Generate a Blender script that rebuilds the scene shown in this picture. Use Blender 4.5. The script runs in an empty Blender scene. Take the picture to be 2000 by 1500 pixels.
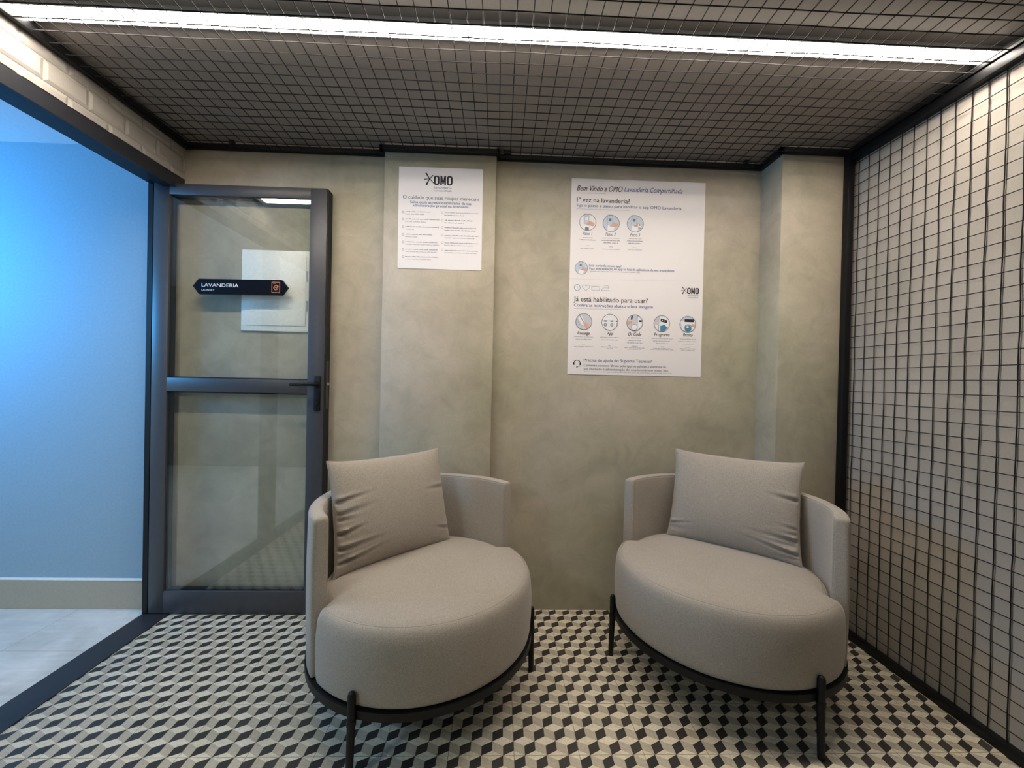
import bpy, bmesh, math, random
from mathutils import Vector, Matrix
sc = bpy.context.scene
C = sc.collection
R = math.radians
# ------------------------------------------------------------------ camera, world, lights, exposure
cam_d = bpy.data.cameras.new('camera'); cam = bpy.data.objects.new('camera', cam_d); C.objects.link(cam)
F_PX, YAW, PITCH, ROLL = 804.9, 0.0308, -0.0073, 0.0216
cam_d.sensor_fit = 'HORIZONTAL'; cam_d.sensor_width = 36.0; cam_d.lens = F_PX / 2000 * 36.0
cam_d.clip_start = 0.02; cam_d.clip_end = 60
_f = Vector((math.sin(YAW)*math.cos(PITCH), math.cos(YAW)*math.cos(PITCH), math.sin(PITCH)))
_r = _f.cross(Vector((0, 0, 1))).normalized(); _u = _r.cross(_f)
_c, _s = math.cos(ROLL), math.sin(ROLL)
_rr = _r*_c + _u*_s; _uu = -_r*_s + _u*_c
M = Matrix((_rr, _uu, -_f)).transposed().to_4x4()
M.translation = Vector((-0.069, -2.0434, 1.1385))
cam.matrix_world = M
sc.camera = cam
sc.view_settings.view_transform = 'Standard'; sc.view_settings.look = 'None'
sc.view_settings.gamma = 1.0; sc.view_settings.use_curve_mapping = False
sc.view_settings.exposure = 0.0
w = bpy.data.worlds.new('world'); sc.world = w; w.use_nodes = True
w.node_tree.nodes['Background'].inputs[0].default_value = (0.35, 0.6, 1.0, 1)
w.node_tree.nodes['Background'].inputs[1].default_value = 0.35
LED_STRENGTH = 78.0
LED_COLOR = (1.0, 0.90, 0.80)
def area(name, loc, rot, sx, sy, energy, color):
    d = bpy.data.lights.new(name, 'AREA'); d.shape = 'RECTANGLE'; d.size = sx; d.size_y = sy
    d.energy = energy; d.color = color
    o = bpy.data.objects.new(name, d); C.objects.link(o); o.location = loc; o.rotation_euler = rot
    return o
# daylight entering the corridor through its end opening (faces +X)
area('corridor_daylight', (-4.0, -1.35, 1.25), (0, R(-90), 0), 1.9, 1.9, 12, (0.55, 0.85, 1.0))
# cool white corridor ceiling fitting and a saturated blue wall lamp further down the corridor
area('corridor_ceiling_light', (-1.98, -2.85, 2.2), (0, 0, 0), .22, .6, 46, (0.80, 0.93, 1.0))
# fill light added behind the viewpoint to lift chair fronts and lower walls
area('rear_fill_light', (.75, -2.85, 2.15), (0, 0, 0), 1.5, .3, 5, (1.0, .92, .82))
bl = area('corridor_blue_lamp', (-3.35, -.72, 1.70), Vector((.75, .72, -.12)).to_track_quat('-Z', 'Y').to_euler(),   .6, .6, 26, (0.03, 0.40, 1.0))
bl.data.spread = R(120)

# ------------------------------------------------------------------ helpers
class MB:
    def __init__(s): s.v = []; s.f = []; s.m = []; s.r = []
    def add(s, vs, fs, mi=0):
        b = len(s.v); s.v += [tuple(v) for v in vs]
        for f in fs: s.f.append([b+i for i in f]); s.m.append(mi)
    def box(s, x0, x1, y0, y1, z0, z1, mi=0):
        vs = [(x, y, z) for x in (x0, x1) for y in (y0, y1) for z in (z0, z1)]
        s.add(vs, [(0,1,3,2),(4,6,7,5),(0,4,5,1),(2,3,7,6),(0,2,6,4),(1,5,7,3)], mi)
    def bbox(s, x0, x1, y0, y1, z0, z1, b=0.003, mi=0, seg=2):
        bm = bmesh.new(); bmesh.ops.create_cube(bm, size=1)
        for v in bm.verts:
            v.co = Vector(((x0+x1)/2 + v.co.x*(x1-x0), (y0+y1)/2 + v.co.y*(y1-y0), (z0+z1)/2 + v.co.z*(z1-z0)))
        bmesh.ops.bevel(bm, geom=bm.edges[:], offset=b, segments=seg, affect='EDGES', profile=0.5)
        bm.verts.index_update()
        s.add([v.co[:] for v in bm.verts], [[v.index for v in f.verts] for f in bm.faces], mi); bm.free()
    def tube(s, pts, rad, n=12, mi=0, closed=False, caps=True):
        pts = [Vector(p) for p in pts]; N = len(pts)
        rad = rad if isinstance(rad, (list, tuple)) else [rad]*N
        base = len(s.v); prev = None
        for i, p in enumerate(pts):
            if closed: t = pts[(i+1) % N] - pts[i-1]
            else: t = pts[min(i+1, N-1)] - pts[max(i-1, 0)]
            t.normalize()
            if prev is None:
                a = Vector((0, 0, 1)) if abs(t.z) < .9 else Vector((1, 0, 0))
                prev = (a - t*a.dot(t)).normalized()
            else: prev = (prev - t*prev.dot(t)).normalized()
            q = t.cross(prev)
            for k in range(n):
                an = 2*math.pi*k/n
                s.v.append(tuple(p + (prev*math.cos(an) + q*math.sin(an))*rad[i]))
        for i in range(N if closed else N-1):
            j = (i+1) % N
            for k in range(n):
                k2 = (k+1) % n
                s.f.append([base+i*n+k, base+i*n+k2, base+j*n+k2, base+j*n+k]); s.m.append(mi)
        if caps and not closed:
            s.f.append([base+k for k in range(n)][::-1]); s.m.append(mi)
            s.f.append([base+(N-1)*n+k for k in range(n)]); s.m.append(mi)
    def rings(s, rings, mi=0, cap=True, closed_rings=True):
        n = len(rings[0]); base = len(s.v)
        for r_ in rings: s.v += [tuple(p) for p in r_]
        for i in range(len(rings)-1):
            for k in range(n if closed_rings else n-1):
                k2 = (k+1) % n
                s.f.append([base+i*n+k, base+i*n+k2, base+(i+1)*n+k2, base+(i+1)*n+k]); s.m.append(mi)
        if cap:
            s.f.append([base+k for k in range(n)][::-1]); s.m.append(mi)
            s.f.append([base+(len(rings)-1)*n+k for k in range(n)]); s.m.append(mi)
    def build(s, name, mats, parent=None, smooth=False, attr=None, recalc=True, angle=35):
        me = bpy.data.meshes.new(name); me.from_pydata(s.v, [], s.f)
        mats = mats if isinstance(mats, (list, tuple)) else [mats]
        for m_ in mats: me.materials.append(m_)
        me.polygons.foreach_set('material_index', s.m)
        if attr is not None:
            a = me.attributes.new('rnd', 'FLOAT', 'FACE'); a.data.foreach_set('value', attr)
        if recalc:
            bm = bmesh.new(); bm.from_mesh(me); bmesh.ops.recalc_face_normals(bm, faces=bm.faces); bm.to_mesh(me); bm.free()
        if smooth:
            me.polygons.foreach_set('use_smooth', [True]*len(me.polygons))
            try: me.set_sharp_from_angle(angle=R(angle))
            except Exception: pass
        me.update()
        o = bpy.data.objects.new(name, me); C.objects.link(o)
        if parent: o.parent = parent
        return o
def empty(name, loc=(0, 0, 0), rz=0.0):
    o = bpy.data.objects.new(name, None); C.objects.link(o); o.location = loc; o.rotation_euler = (0, 0, rz); o.empty_display_size = .1
    return o
def tag(o, label, cat, group=None):
    o['label'] = label; o['category'] = cat
    if group: o['group'] = group
    return o
def struct(o): o['kind'] = 'structure'; return o

# ------------------------------------------------------------------ materials
def new_mat(name):
    m = bpy.data.materials.new(name); m.use_nodes = True; nt = m.node_tree
    return m, nt, nt.nodes['Principled BSDF']
def simple(name, col, rough=.5, metal=0.0, spec=.5):
    m, nt, b = new_mat(name)
    b.inputs['Base Color'].default_value = (*col, 1); b.inputs['Roughness'].default_value = rough
    b.inputs['Metallic'].default_value = metal; b.inputs['Specular IOR Level'].default_value = spec
    return m
def nd(nt, typ, **kw):
    n = nt.nodes.new(typ)
    for k, v in kw.items(): setattr(n, k, v)
    return n
def noise(nt, scale, detail=4, rough=.55, vec=None, dist=0.0):
    n = nd(nt, 'ShaderNodeTexNoise'); n.inputs['Scale'].default_value = scale; n.inputs['Detail'].default_value = detail
    n.inputs['Roughness'].default_value = rough; n.inputs['Distortion'].default_value = dist
    if vec is not None: nt.links.new(vec, n.inputs['Vector'])
    return n.outputs['Fac']
def ramp(nt, fac, stops):
    r_ = nd(nt, 'ShaderNodeValToRGB'); nt.links.new(fac, r_.inputs[0])
    el = r_.color_ramp.elements
    while len(el) < len(stops): el.new(.5)
    for e, (p, c) in zip(el, stops): e.position = p; e.color = (*c, 1)
    return r_.outputs[0]
def mixc(nt, fac, a, b, mode='MIX'):
    n = nd(nt, 'ShaderNodeMix', data_type='RGBA', blend_type=mode)
    for s_, v in ((n.inputs[0], fac), (n.inputs[6], a), (n.inputs[7], b)):
        if isinstance(v, (int, float)): s_.default_value = v
        elif isinstance(v, tuple): s_.default_value = (*v, 1)
        else: nt.links.new(v, s_)
    return n.outputs[2]
def math_(nt, op, a, b=None, c=None):
    n = nd(nt, 'ShaderNodeMath', operation=op)
    for i, v in enumerate((a, b, c)):
        if v is None: continue
        if isinstance(v, (int, float)): n.inputs[i].default_value = v
        else: nt.links.new(v, n.inputs[i])
    return n.outputs[0]
def bump(nt, b, h, strength, dist):
    n = nd(nt, 'ShaderNodeBump'); n.inputs['Strength'].default_value = strength; n.inputs['Distance'].default_value = dist
    nt.links.new(h, n.inputs['Height']); nt.links.new(n.outputs[0], b.inputs['Normal'])
def pos(nt): return nd(nt, 'ShaderNodeNewGeometry').outputs['Position']

def mat_plaster(name='burnt_cement', lo=(0.32, 0.287, 0.215), mid=(0.43, 0.392, 0.305), hi=(0.54, 0.495, 0.405)):
    m, nt, b = new_mat(name); p = pos(nt)
    n1 = noise(nt, 2.6, 5, .6, p, .6); n2 = noise(nt, 9, 6, .65, p, 1.2); n3 = noise(nt, 160, 3, .6, p)
    base = ramp(nt, n1, [(.30, lo), (.52, mid), (.74, hi)])
    v2 = ramp(nt, n2, [(.30, (.80, .80, .78)), (.60, (1.04, 1.03, 1.0))])
    c = mixc(nt, 1.0, base, v2, 'MULTIPLY')
    v3 = ramp(nt, n3, [(.3, (.94, .94, .94)), (.7, (1.04, 1.04, 1.04))])
    c = mixc(nt, 1.0, c, v3, 'MULTIPLY')
    # a few cooler and warmer trowel clouds
    t = noise(nt, 1.3, 3, .5, p, .4)
    c = mixc(nt, .35, c, ramp(nt, t, [(.35, (.39, .38, .25)), (.65, (.52, .43, .35))]))
    nt.links.new(c, b.inputs['Base Color']); b.inputs['Roughness'].default_value = .62
    bump(nt, b, n2, .18, .004)
    return m
def mat_fabric():
    m, nt, b = new_mat('melange_fabric')
    tc = nd(nt, 'ShaderNodeTexCoord').outputs['Object']
    n1 = noise(nt, 650, 2, .75, tc); n2 = noise(nt, 900, 2, .7, tc); n3 = noise(nt, 5, 3, .5, tc)
    c = ramp(nt, n1, [(.32, (.225, .196, .160)), (.5, (.345, .306, .257)), (.70, (.50, .452, .388))])
    c = mixc(nt, 1.0, c, ramp(nt, n3, [(.3, (.95, .95, .95)), (.7, (1.03, 1.03, 1.03))]), 'MULTIPLY')
    nt.links.new(c, b.inputs['Base Color']); b.inputs['Roughness'].default_value = .92
    b.inputs['Specular IOR Level'].default_value = .2
    b.inputs['Sheen Weight'].default_value = .25; b.inputs['Sheen Roughness'].default_value = .5
    bump(nt, b, n2, .25, .0008)
    return m
def mat_floor(name, cols):
    m, nt, b = new_mat(name); p = pos(nt)
    sep = nd(nt, 'ShaderNodeSeparateXYZ'); nt.links.new(p, sep.inputs[0])
    at = nd(nt, 'ShaderNodeAttribute', attribute_name='rnd')
    c = ramp(nt, at.outputs['Fac'], [(i/(len(cols)-1), k) for i, k in enumerate(cols)])
    n1 = noise(nt, 130, 5, .7, p); c = mixc(nt, 1.0, c, ramp(nt, n1, [(.3, (.80, .80, .80)), (.65, (1.08, 1.08, 1.08))]), 'MULTIPLY')
    n0 = noise(nt, 14, 4, .6, p); c = mixc(nt, 1.0, c, ramp(nt, n0, [(.3, (.90, .90, .88)), (.7, (1.05, 1.05, 1.05))]), 'MULTIPLY')
    ds = []
    for ax in (0, 1):
        q = math_(nt, 'PINGPONG', math_(nt, 'ADD', sep.outputs[ax], 20.0), .1)   # 0 on each 20 cm tile joint
        ds.append(q)
    d = math_(nt, 'MINIMUM', ds[0], ds[1])
    wob = math_(nt, 'MULTIPLY', n0, .0006)
    g = math_(nt, 'LESS_THAN', d, math_(nt, 'ADD', wob, .0006))
    c = mixc(nt, math_(nt, 'MULTIPLY', g, .75), c, (.10, .09, .075))
    nt.links.new(c, b.inputs['Base Color']); b.inputs['Roughness'].default_value = .42
    b.inputs['Specular IOR Level'].default_value = .5
    return m
def mat_tile_corridor():
    m, nt, b = new_mat('corridor_porcelain'); p = pos(nt)
    sep = nd(nt, 'ShaderNodeSeparateXYZ'); nt.links.new(p, sep.inputs[0])
    n1 = noise(nt, 6, 6, .6, p, .8)
    mp = nd(nt, 'ShaderNodeMapping'); mp.inputs['Scale'].default_value = (2.0, 14.0, 1.0); nt.links.new(p, mp.inputs['Vector'])
    n2 = noise(nt, 2.2, 5, .6, mp.outputs[0], .6)
    c = mixc(nt, 1.0, ramp(nt, n1, [(.3, (.50, .49, .46)), (.7, (.66, .65, .62))]), ramp(nt, n2, [(.3, (.88, .88, .88)), (.7, (1.05, 1.05, 1.05))]), 'MULTIPLY')
    a = math_(nt, 'PINGPONG', math_(nt, 'ADD', sep.outputs[0], 2.06+12), .30)
    d2 = math_(nt, 'PINGPONG', math_(nt, 'ADD', sep.outputs[1], .32+12), .30)
    g = math_(nt, 'LESS_THAN', math_(nt, 'MINIMUM', a, d2), .0011)
    c = mixc(nt, math_(nt, 'MULTIPLY', g, .7), c, (.2, .2, .19))
    nt.links.new(c, b.inputs['Base Color']); b.inputs['Roughness'].default_value = .4
    return m
def mat_wall_right():
    m, nt, b = new_mat('right_wall_paint'); p = pos(nt)
    n1 = noise(nt, 3, 4, .5, p); n2 = noise(nt, 220, 3, .6, p)
    c = mixc(nt, 1.0, ramp(nt, n1, [(.3, (.37, .33, .275)), (.7, (.43, .388, .33))]), ramp(nt, n2, [(.3, (.93, .93, .93)), (.7, (1.04, 1.04, 1.04))]), 'MULTIPLY')
    nt.links.new(c, b.inputs['Base Color']); b.inputs['Roughness'].default_value = .8
    bump(nt, b, n2, .15, .001)
    return m
def mat_glass(name, tint):
    m = bpy.data.materials.new(name); m.use_nodes = True; nt = m.node_tree; nt.nodes.clear()
    out = nd(nt, 'ShaderNodeOutputMaterial'); mx = nd(nt, 'ShaderNodeMixShader')
    lw = nd(nt, 'ShaderNodeLayerWeight'); lw.inputs['Blend'].default_value = .5
    fr_ = math_(nt, 'ADD', math_(nt, 'MULTIPLY', math_(nt, 'POWER', lw.outputs['Facing'], 5.0), .94), .06)
    tr = nd(nt, 'ShaderNodeBsdfTransparent'); tr.inputs[0].default_value = (*tint, 1)
    gl = nd(nt, 'ShaderNodeBsdfGlossy'); gl.inputs['Roughness'].default_value = .0; gl.inputs[0].default_value = (1, 1, 1, 1)
    nt.links.new(fr_, mx.inputs[0]); nt.links.new(tr.outputs[0], mx.inputs[1]); nt.links.new(gl.outputs[0], mx.inputs[2])
    nt.links.new(mx.outputs[0], out.inputs[0])
    return m
def mat_emit(name, col, s):
    m, nt, b = new_mat(name); b.inputs['Base Color'].default_value = (.8, .8, .8, 1)
    b.inputs['Emission Color'].default_value = (*col, 1); b.inputs['Emission Strength'].default_value = s
    return m
def mat_metal(name, col, rough, var=.25):
    m, nt, b = new_mat(name); p = pos(nt)
    n1 = noise(nt, 40, 3, .5, p)
    c = mixc(nt, var, (col), ramp(nt, n1, [(.3, tuple(k*.6 for k in col)), (.7, tuple(k*1.5 for k in col))]))
    nt.links.new(c, b.inputs['Base Color']); b.inputs['Roughness'].default_value = rough
    b.inputs['Specular IOR Level'].default_value = .5
    return m
PLASTER = mat_plaster()
FABRIC = mat_fabric()
TOPC = mat_floor('tile_cream', [(.72, .645, .475), (.78, .71, .56), (.74, .67, .51), (.82, .75, .61)])
LEFTC = mat_floor('tile_taupe', [(.47, .41, .30), (.54, .48, .37), (.49, .43, .325), (.56, .505, .40)])
DARKC = mat_floor('tile_charcoal', [(.032, .030, .024), (.052, .040, .038), (.036, .038, .038), (.062, .055, .046), (.028, .030, .024)])
CORR = mat_tile_corridor()
RWALL = mat_wall_right()
def painted(name, col, rough=.7):
    m, nt, b = new_mat(name); p = pos(nt)
    n1 = noise(nt, 90, 4, .6, p)
    c = mixc(nt, 1.0, col, ramp(nt, n1, [(.3, (.94, .94, .94)), (.7, (1.04, 1.04, 1.04))]), 'MULTIPLY')
    nt.links.new(c, b.inputs['Base Color']); b.inputs['Roughness'].default_value = rough
    bump(nt, b, n1, .1, .001)
    return m
CEIL = painted('ceiling_paint', (.255, .225, .20))
BLUEW = painted('corridor_blue_paint', (.235, .335, .405))
WHITEP = painted('white_paint', (.72, .71, .68))
GLAZE = simple('glazed_white_tile', (.40, .37, .325), .35)
GROUT = simple('tile_grout', (.50, .47, .42), .8)
BEIGEB = painted('beige_baseboard', (.36, .31, .235), .45)
BLACK = mat_metal('black_powder_coat', (.004, .004, .0045), .5)
BLACK.node_tree.nodes['Principled BSDF'].inputs['Specular IOR Level'].default_value = .3
WIRE = mat_metal('black_wire', (.012, .010, .010), .7)
WIRE.node_tree.nodes['Principled BSDF'].inputs['Specular IOR Level'].default_value = .2
ANTH = mat_metal('anthracite_aluminium', (.048, .048, .054), .40, .12)
ANTHD = mat_metal('anthracite_threshold', (.020, .021, .026), .45, .2)
GLASS = mat_glass('door_glass', (.96, .972, .963))
GASKET = simple('black_rubber', (.006, .006, .007), .6)
STEEL = simple('steel', (.55, .55, .53), .3, 1.0)
PAPER = simple('matt_poster_paper', (.80, .765, .755), .55)
WHITEM = painted('white_enamel', (.90, .90, .85), .35)
SIGNB = simple('black_acrylic', (.002, .0025, .006), .4, 0, .12)
LED = mat_emit('led_diffuser', LED_COLOR, LED_STRENGTH)
INK_K = simple('ink_black', (.03, .03, .04), .6)
INK_B = simple('ink_blue', (.085, .15, .33), .6)
INK_LB = simple('ink_light_blue', (.17, .27, .42), .6)
INK_G = simple('ink_grey', (.16, .18, .23), .6)
INK_N = simple('ink_navy', (.006, .006, .022), .6)
INK_T = simple('ink_teal', (.025, .06, .07), .6)
INK_W = simple('print_white', (.80, .80, .80), .5)
INK_O = simple('print_orange', (.62, .23, .10), .5)
P_SKY = simple('print_pale_blue', (.52, .60, .68), .6)
P_SKIN = simple('print_skin', (.68, .38, .29), .6)
P_TEAL = simple('print_sea_blue', (.06, .22, .36), .6)
P_PALE = simple('print_pale_grey', (.58, .58, .62), .6)
# poster layout: (text, x0, x1, drop from top, cap height, ink, bold, slant), metres from the sheet's top left corner
QT = [('Bem Vindo a OMO', 0.0264, 0.2548, 0.0608, 0.0275, 'k', 0, 0.35), ('Lavanderia Compartilhada', 0.263, 0.5574, 0.0579, 0.0245, 'b', 0, 0.35), ('1ª vez na lavanderia?', 0.0276, 0.2921, 0.1164, 0.0228, 'k', 0.0, 0), ('Siga o passo a passo para habilitar o app OMO Lavanderia', 0.0263, 0.5533, 0.1396, 0.0142, 'b', 0.0, 0), ('Passo 1', 0.061, 0.1087, 0.2793, 0.0165, 'g', 0, 0.3), ('Passo 2', 0.1744, 0.2262, 0.2795, 0.0166, 'g', 0, 0.3), ('Passo 3', 0.2981, 0.3481, 0.2794, 0.0166, 'g', 0, 0.3), ('Está curtindo nosso app?', 0.0964, 0.2578, 0.4345, 0.011, 'b', 0, 0), ('Faça uma avaliação do app na loja de aplicativos de seu smartphone', 0.0977, 0.5248, 0.4495, 0.0119, 'b', 0, 0), ('Já está habilitado para usar?', 0.023, 0.394, 0.6092, 0.0245, 'k', 0, 0), ('Confira as instruções abaixo e boa lavagem', 0.0244, 0.4208, 0.6345, 0.015, 'b', 0, 0), ('Recarga', 0.0446, 0.1062, 0.7736, 0.0158, 'k', 0, 0.3), ('App', 0.1927, 0.2238, 0.7722, 0.0158, 'k', 0, 0.3), ('Qr Code', 0.2999, 0.366, 0.7731, 0.0167, 'k', 0, 0.3), ('Programa', 0.4303, 0.5087, 0.7721, 0.0167, 'k', 0, 0.3), ('Pronto', 0.5773, 0.6258, 0.7704, 0.0167, 'k', 0, 0.3), ('Precisa de ajuda do Suporte Técnico?', 0.0803, 0.4214, 0.9075, 0.0151, 'b', 0, 0), ('Converse conosco direto pelo app ou solicite a abertura de', 0.0801, 0.4944, 0.9313, 0.0119, 'g', 0, 0), ('um chamado à administração do condomínio em nosso site.', 0.0813, 0.509, 0.9494, 0.0119, 'g', 0, 0)]
QLogo = [('OMO', 0.593, 0.6528, 0.5572, 0.031, 'n', 0.02, 0), ('lavanderia', 0.5965, 0.651, 0.5683, 0.008, 'b', 0, 0), ('compartilhada', 0.5967, 0.6512, 0.5771, 0.0056, 'g', 0, 0)]
QL = [(0.0266, 0.1714, 0.0721, 'u'), (0.0264, 0.2909, 0.1508, 'u'), (0.0594, 0.111, 0.2922, 'l'), (0.0458, 0.1252, 0.3048, 'b'), (0.1588, 0.2464, 0.2924, 'l'), (0.1531, 0.2487, 0.3043, 'b'), (0.1653, 0.239, 0.3161, 'b'), (0.2924, 0.3584, 0.2912, 'l'), (0.2827, 0.3647, 0.3031, 'b'), (0.287, 0.359, 0.315, 'b'), (0.0762, 0.094, 0.3324, 'l'), (0.0507, 0.1202, 0.3474, 'l'), (0.1936, 0.2135, 0.3346, 'l'), (0.1581, 0.2477, 0.3476, 'l'), (0.3114, 0.3314, 0.3348, 'l'), (0.2877, 0.3617, 0.3466, 'l'), (0.101, 0.3524, 0.4595, 'l'), (0.0258, 0.2607, 0.6446, 'u'), (0.029, 0.1244, 0.7858, 'l'), (0.0352, 0.1207, 0.7976, 'l'), (0.0696, 0.0835, 0.8261, 'l'), (0.0301, 0.1275, 0.834, 'l'), (0.1583, 0.2541, 0.7854, 'l'), (0.1666, 0.2504, 0.7984, 'l'), (0.2012, 0.2131, 0.8269, 'l'), (0.1634, 0.2493, 0.8341, 'l'), (0.1935, 0.2255, 0.8407, 'l'), (0.2942, 0.3723, 0.7854, 'l'), (0.3005, 0.3666, 0.7981, 'l'), (0.2948, 0.3729, 0.81, 'l'), (0.3192, 0.3493, 0.827, 'l'), (0.2834, 0.3836, 0.835, 'l'), (0.2975, 0.3677, 0.8417, 'l'), (0.4186, 0.5252, 0.7855, 'l'), (0.4249, 0.5134, 0.7975, 'l'), (0.4433, 0.5036, 0.8093, 'l'), (0.4618, 0.4819, 0.8265, 'l'), (0.4278, 0.5143, 0.8344, 'l'), (0.4139, 0.5326, 0.8404, 'l'), (0.5615, 0.6443, 0.7843, 'l'), (0.5558, 0.6507, 0.7966, 'l'), (0.5763, 0.6308, 0.8086, 'l'), (0.5908, 0.613, 0.8261, 'l'), (0.5627, 0.6435, 0.8333, 'l'), (0.569, 0.6376, 0.84, 'l'), (0.0827, 0.5294, 0.9587, 'l')]
QC = [(0.0842, 0.2163, 0.0413), (0.2016, 0.2183, 0.0413), (0.3226, 0.2162, 0.0413), (0.058, 0.4436, 0.0315), (0.0761, 0.7096, 0.0405), (0.2064, 0.7093, 0.0405), (0.3316, 0.7089, 0.0405), (0.4682, 0.7093, 0.0405), (0.6, 0.7091, 0.0405), (0.0392, 0.5409, 0.0157), (0.0829, 0.5396, 0.0177), (0.1315, 0.541, 0.0205), (0.1813, 0.5396, 0.0205), (0.5796, 0.5394, 0.0216), (0.0467, 0.9178, 0.0177)]
PT = [('O cuidado que suas roupas merecem', 0.0206, 0.3842, 0.1534, 0.0177, 'g', 0, 0), ('Saiba quais as responsabilidades da sua', 0.0561, 0.3481, 0.174, 0.0128, 'b', 0, 0), ('administração predial na lavanderia', 0.0696, 0.3351, 0.1894, 0.0119, 'b', 0, 0)]
PLogo = [('OMO', 0.1664, 0.2563, 0.0835, 0.0452, 'n', 0.02, 0), ('lavanderia', 0.17, 0.2526, 0.1008, 0.011, 'b', 0, 0), ('compartilhada', 0.1703, 0.2529, 0.114, 0.0084, 'g', 0, 0)]
PS = [(0.1471, 0.055, 0.0335)]
PL = [(0.0349, 0.1557, 0.2153, 'l'), (0.0341, 0.123, 0.2274, 'b'), (0.0345, 0.1972, 0.2511, 'b'), (0.0337, 0.1347, 0.2642, 'l'), (0.0353, 0.1968, 0.2875, 'b'), (0.0377, 0.0772, 0.3004, 'l'), (0.036, 0.1645, 0.3244, 'b'), (0.0351, 0.0944, 0.3366, 'l'), (0.0356, 0.1895, 0.3604, 'b'), (0.0369, 0.1986, 0.3724, 'l'), (0.0374, 0.1924, 0.3957, 'b'), (0.0376, 0.1871, 0.4073, 'l'), (0.037, 0.1964, 0.431, 'b'), (0.0372, 0.1603, 0.4426, 'l'), (0.2219, 0.3877, 0.2148, 'l'), (0.2211, 0.3127, 0.2276, 'b'), (0.2227, 0.3564, 0.2512, 'b'), (0.2218, 0.3135, 0.2637, 'b'), (0.2223, 0.3748, 0.287, 'b'), (0.2225, 0.3718, 0.2992, 'b'), (0.2231, 0.39, 0.3244, 'b'), (0.2233, 0.3692, 0.3358, 'l'), (0.2238, 0.3886, 0.3598, 'b'), (0.2229, 0.3644, 0.3713, 'l'), (0.2245, 0.3838, 0.3964, 'b'), (0.2236, 0.3785, 0.4072, 'l')]
PN = [(0.0229, 0.2178, 0.0049), (0.0235, 0.2519, 0.0049), (0.0242, 0.2883, 0.0049), (0.025, 0.3246, 0.0049), (0.0257, 0.361, 0.0049), (0.0264, 0.3963, 0.0049), (0.027, 0.4316, 0.0049), (0.2098, 0.2148, 0.0049), (0.2105, 0.2512, 0.0049), (0.2112, 0.2865, 0.0049), (0.2119, 0.3219, 0.0049), (0.2127, 0.3584, 0.0049), (0.2134, 0.3937, 0.0049)]
# ------------------------------------------------------------------ room shell
H = 2.264          # painted ceiling above the mesh
XL, XLO, XR = -1.605, -1.7285, 1.563
YB = -3.3
# patterned cement tiles: hexagons of three rhombi, three by four to a 20 cm tile
rng = random.Random(4)
mb = MB(); at = []
q = .05/3; W = .2/3
r = 0
while -.05*r > YB - .1:
    yc = -.05*r
    i = -26
    while i*W < 1.75:
        x = i*W + (W/2 if r % 2 else 0)
        faces = (((x-W/2, yc), (x, yc-q), (x+W/2, yc), (x, yc+q)),
                 ((x-W/2, yc), (x-W/2, yc-2*q), (x, yc-3*q), (x, yc-q)),
                 ((x, yc-q), (x, yc-3*q), (x+W/2, yc-2*q), (x+W/2, yc)))
        for k, f in enumerate(faces):
            cx = sum(a for a, b in f)/4; cy = sum(b for a, b in f)/4
            if cx < XL-.06 or cx > XR+.02 or cy < YB-.02 or cy > .02: continue
            f = [(min(max(a, XL-.05), XR), min(max(b, YB), 0.0)) for a, b in f]
            if len(set(f)) < 4: 
                f = list(dict.fromkeys(f))
                if len(f) < 3: continue
            mb.add([(a, b, 0) for a, b in f], [tuple(range(len(f)))], k)
            at.append(rng.random())
        i += 1
    r += 1
o = struct(mb.build('floor', [TOPC, LEFTC, DARKC], attr=at, recalc=False))
for p_ in o.data.polygons:
    if p_.normal.z < 0: p_.flip()

mb = MB(); mb.box(-4.2, XLO, YB, 0, -.05, 0); struct(mb.build('floor', CORR))
mb = MB(); mb.box(XLO, XR, YB, 0, H, H+.05); struct(mb.build('ceiling', CEIL))
mb = MB(); mb.box(-4.2, XLO, YB, 0, 2.226, 2.28); struct(mb.build('ceiling', painted('corridor_ceiling', (.62, .66, .70))))
mb = MB(); mb.box(XLO, XR, 0, .12, 0, H); struct(mb.build('wall_back', PLASTER))
mb = MB(); mb.bbox(-.640, -.105, -.045, .02, -.01, H, .003); struct(mb.build('wall_pilaster', PLASTER, smooth=True))
mb = MB(); mb.bbox(1.2277, XR+.02, -.155, .02, -.01, H, .004); struct(mb.build('wall_column', PLASTER, smooth=True))
mb = MB()      # the ceiling paint is carried a hand's width down the walls
mb.box(-1.603, -.655, -.0006, 0, 2.232, H); mb.box(-.092, 1.2265, -.0006, 0, 2.232, H); mb.box(-.6406, -.1044, -.0458, -.0450, 2.232, H)
mb.box(1.2268, 1.2277, -.1555, 0, 2.232, H); mb.box(1.2268, XR, -.1558, -.1550, 2.232, H); mb.box(XR-.0008, XR, YB, -.156, 2.232, H)
struct(mb.build('trim_6', CEIL))
mb = MB(); mb.box(XR, XR+.12, YB, .12, 0, H); struct(mb.build('wall_right', RWALL))
mb = MB(); mb.box(-4.2, XR+.12, YB-.12, YB, 0, H); struct(mb.build('wall_front', painted('laundry_wall_paint', (.32, .30, .27))))
mb = MB(); mb.box(-4.2, XLO, 0, .12, 0, 2.226); struct(mb.build('wall_corridor', BLUEW))
mb = MB()
mb.bbox(-4.2, XLO+.003, -.014, -.0005, .0, .138, .002); mb.bbox(-4.2, XLO+.003, -.016, -.0005, .138, .146, .002, 1)
struct(mb.build('baseboard_corridor', [BEIGEB, WHITEP]))
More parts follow.
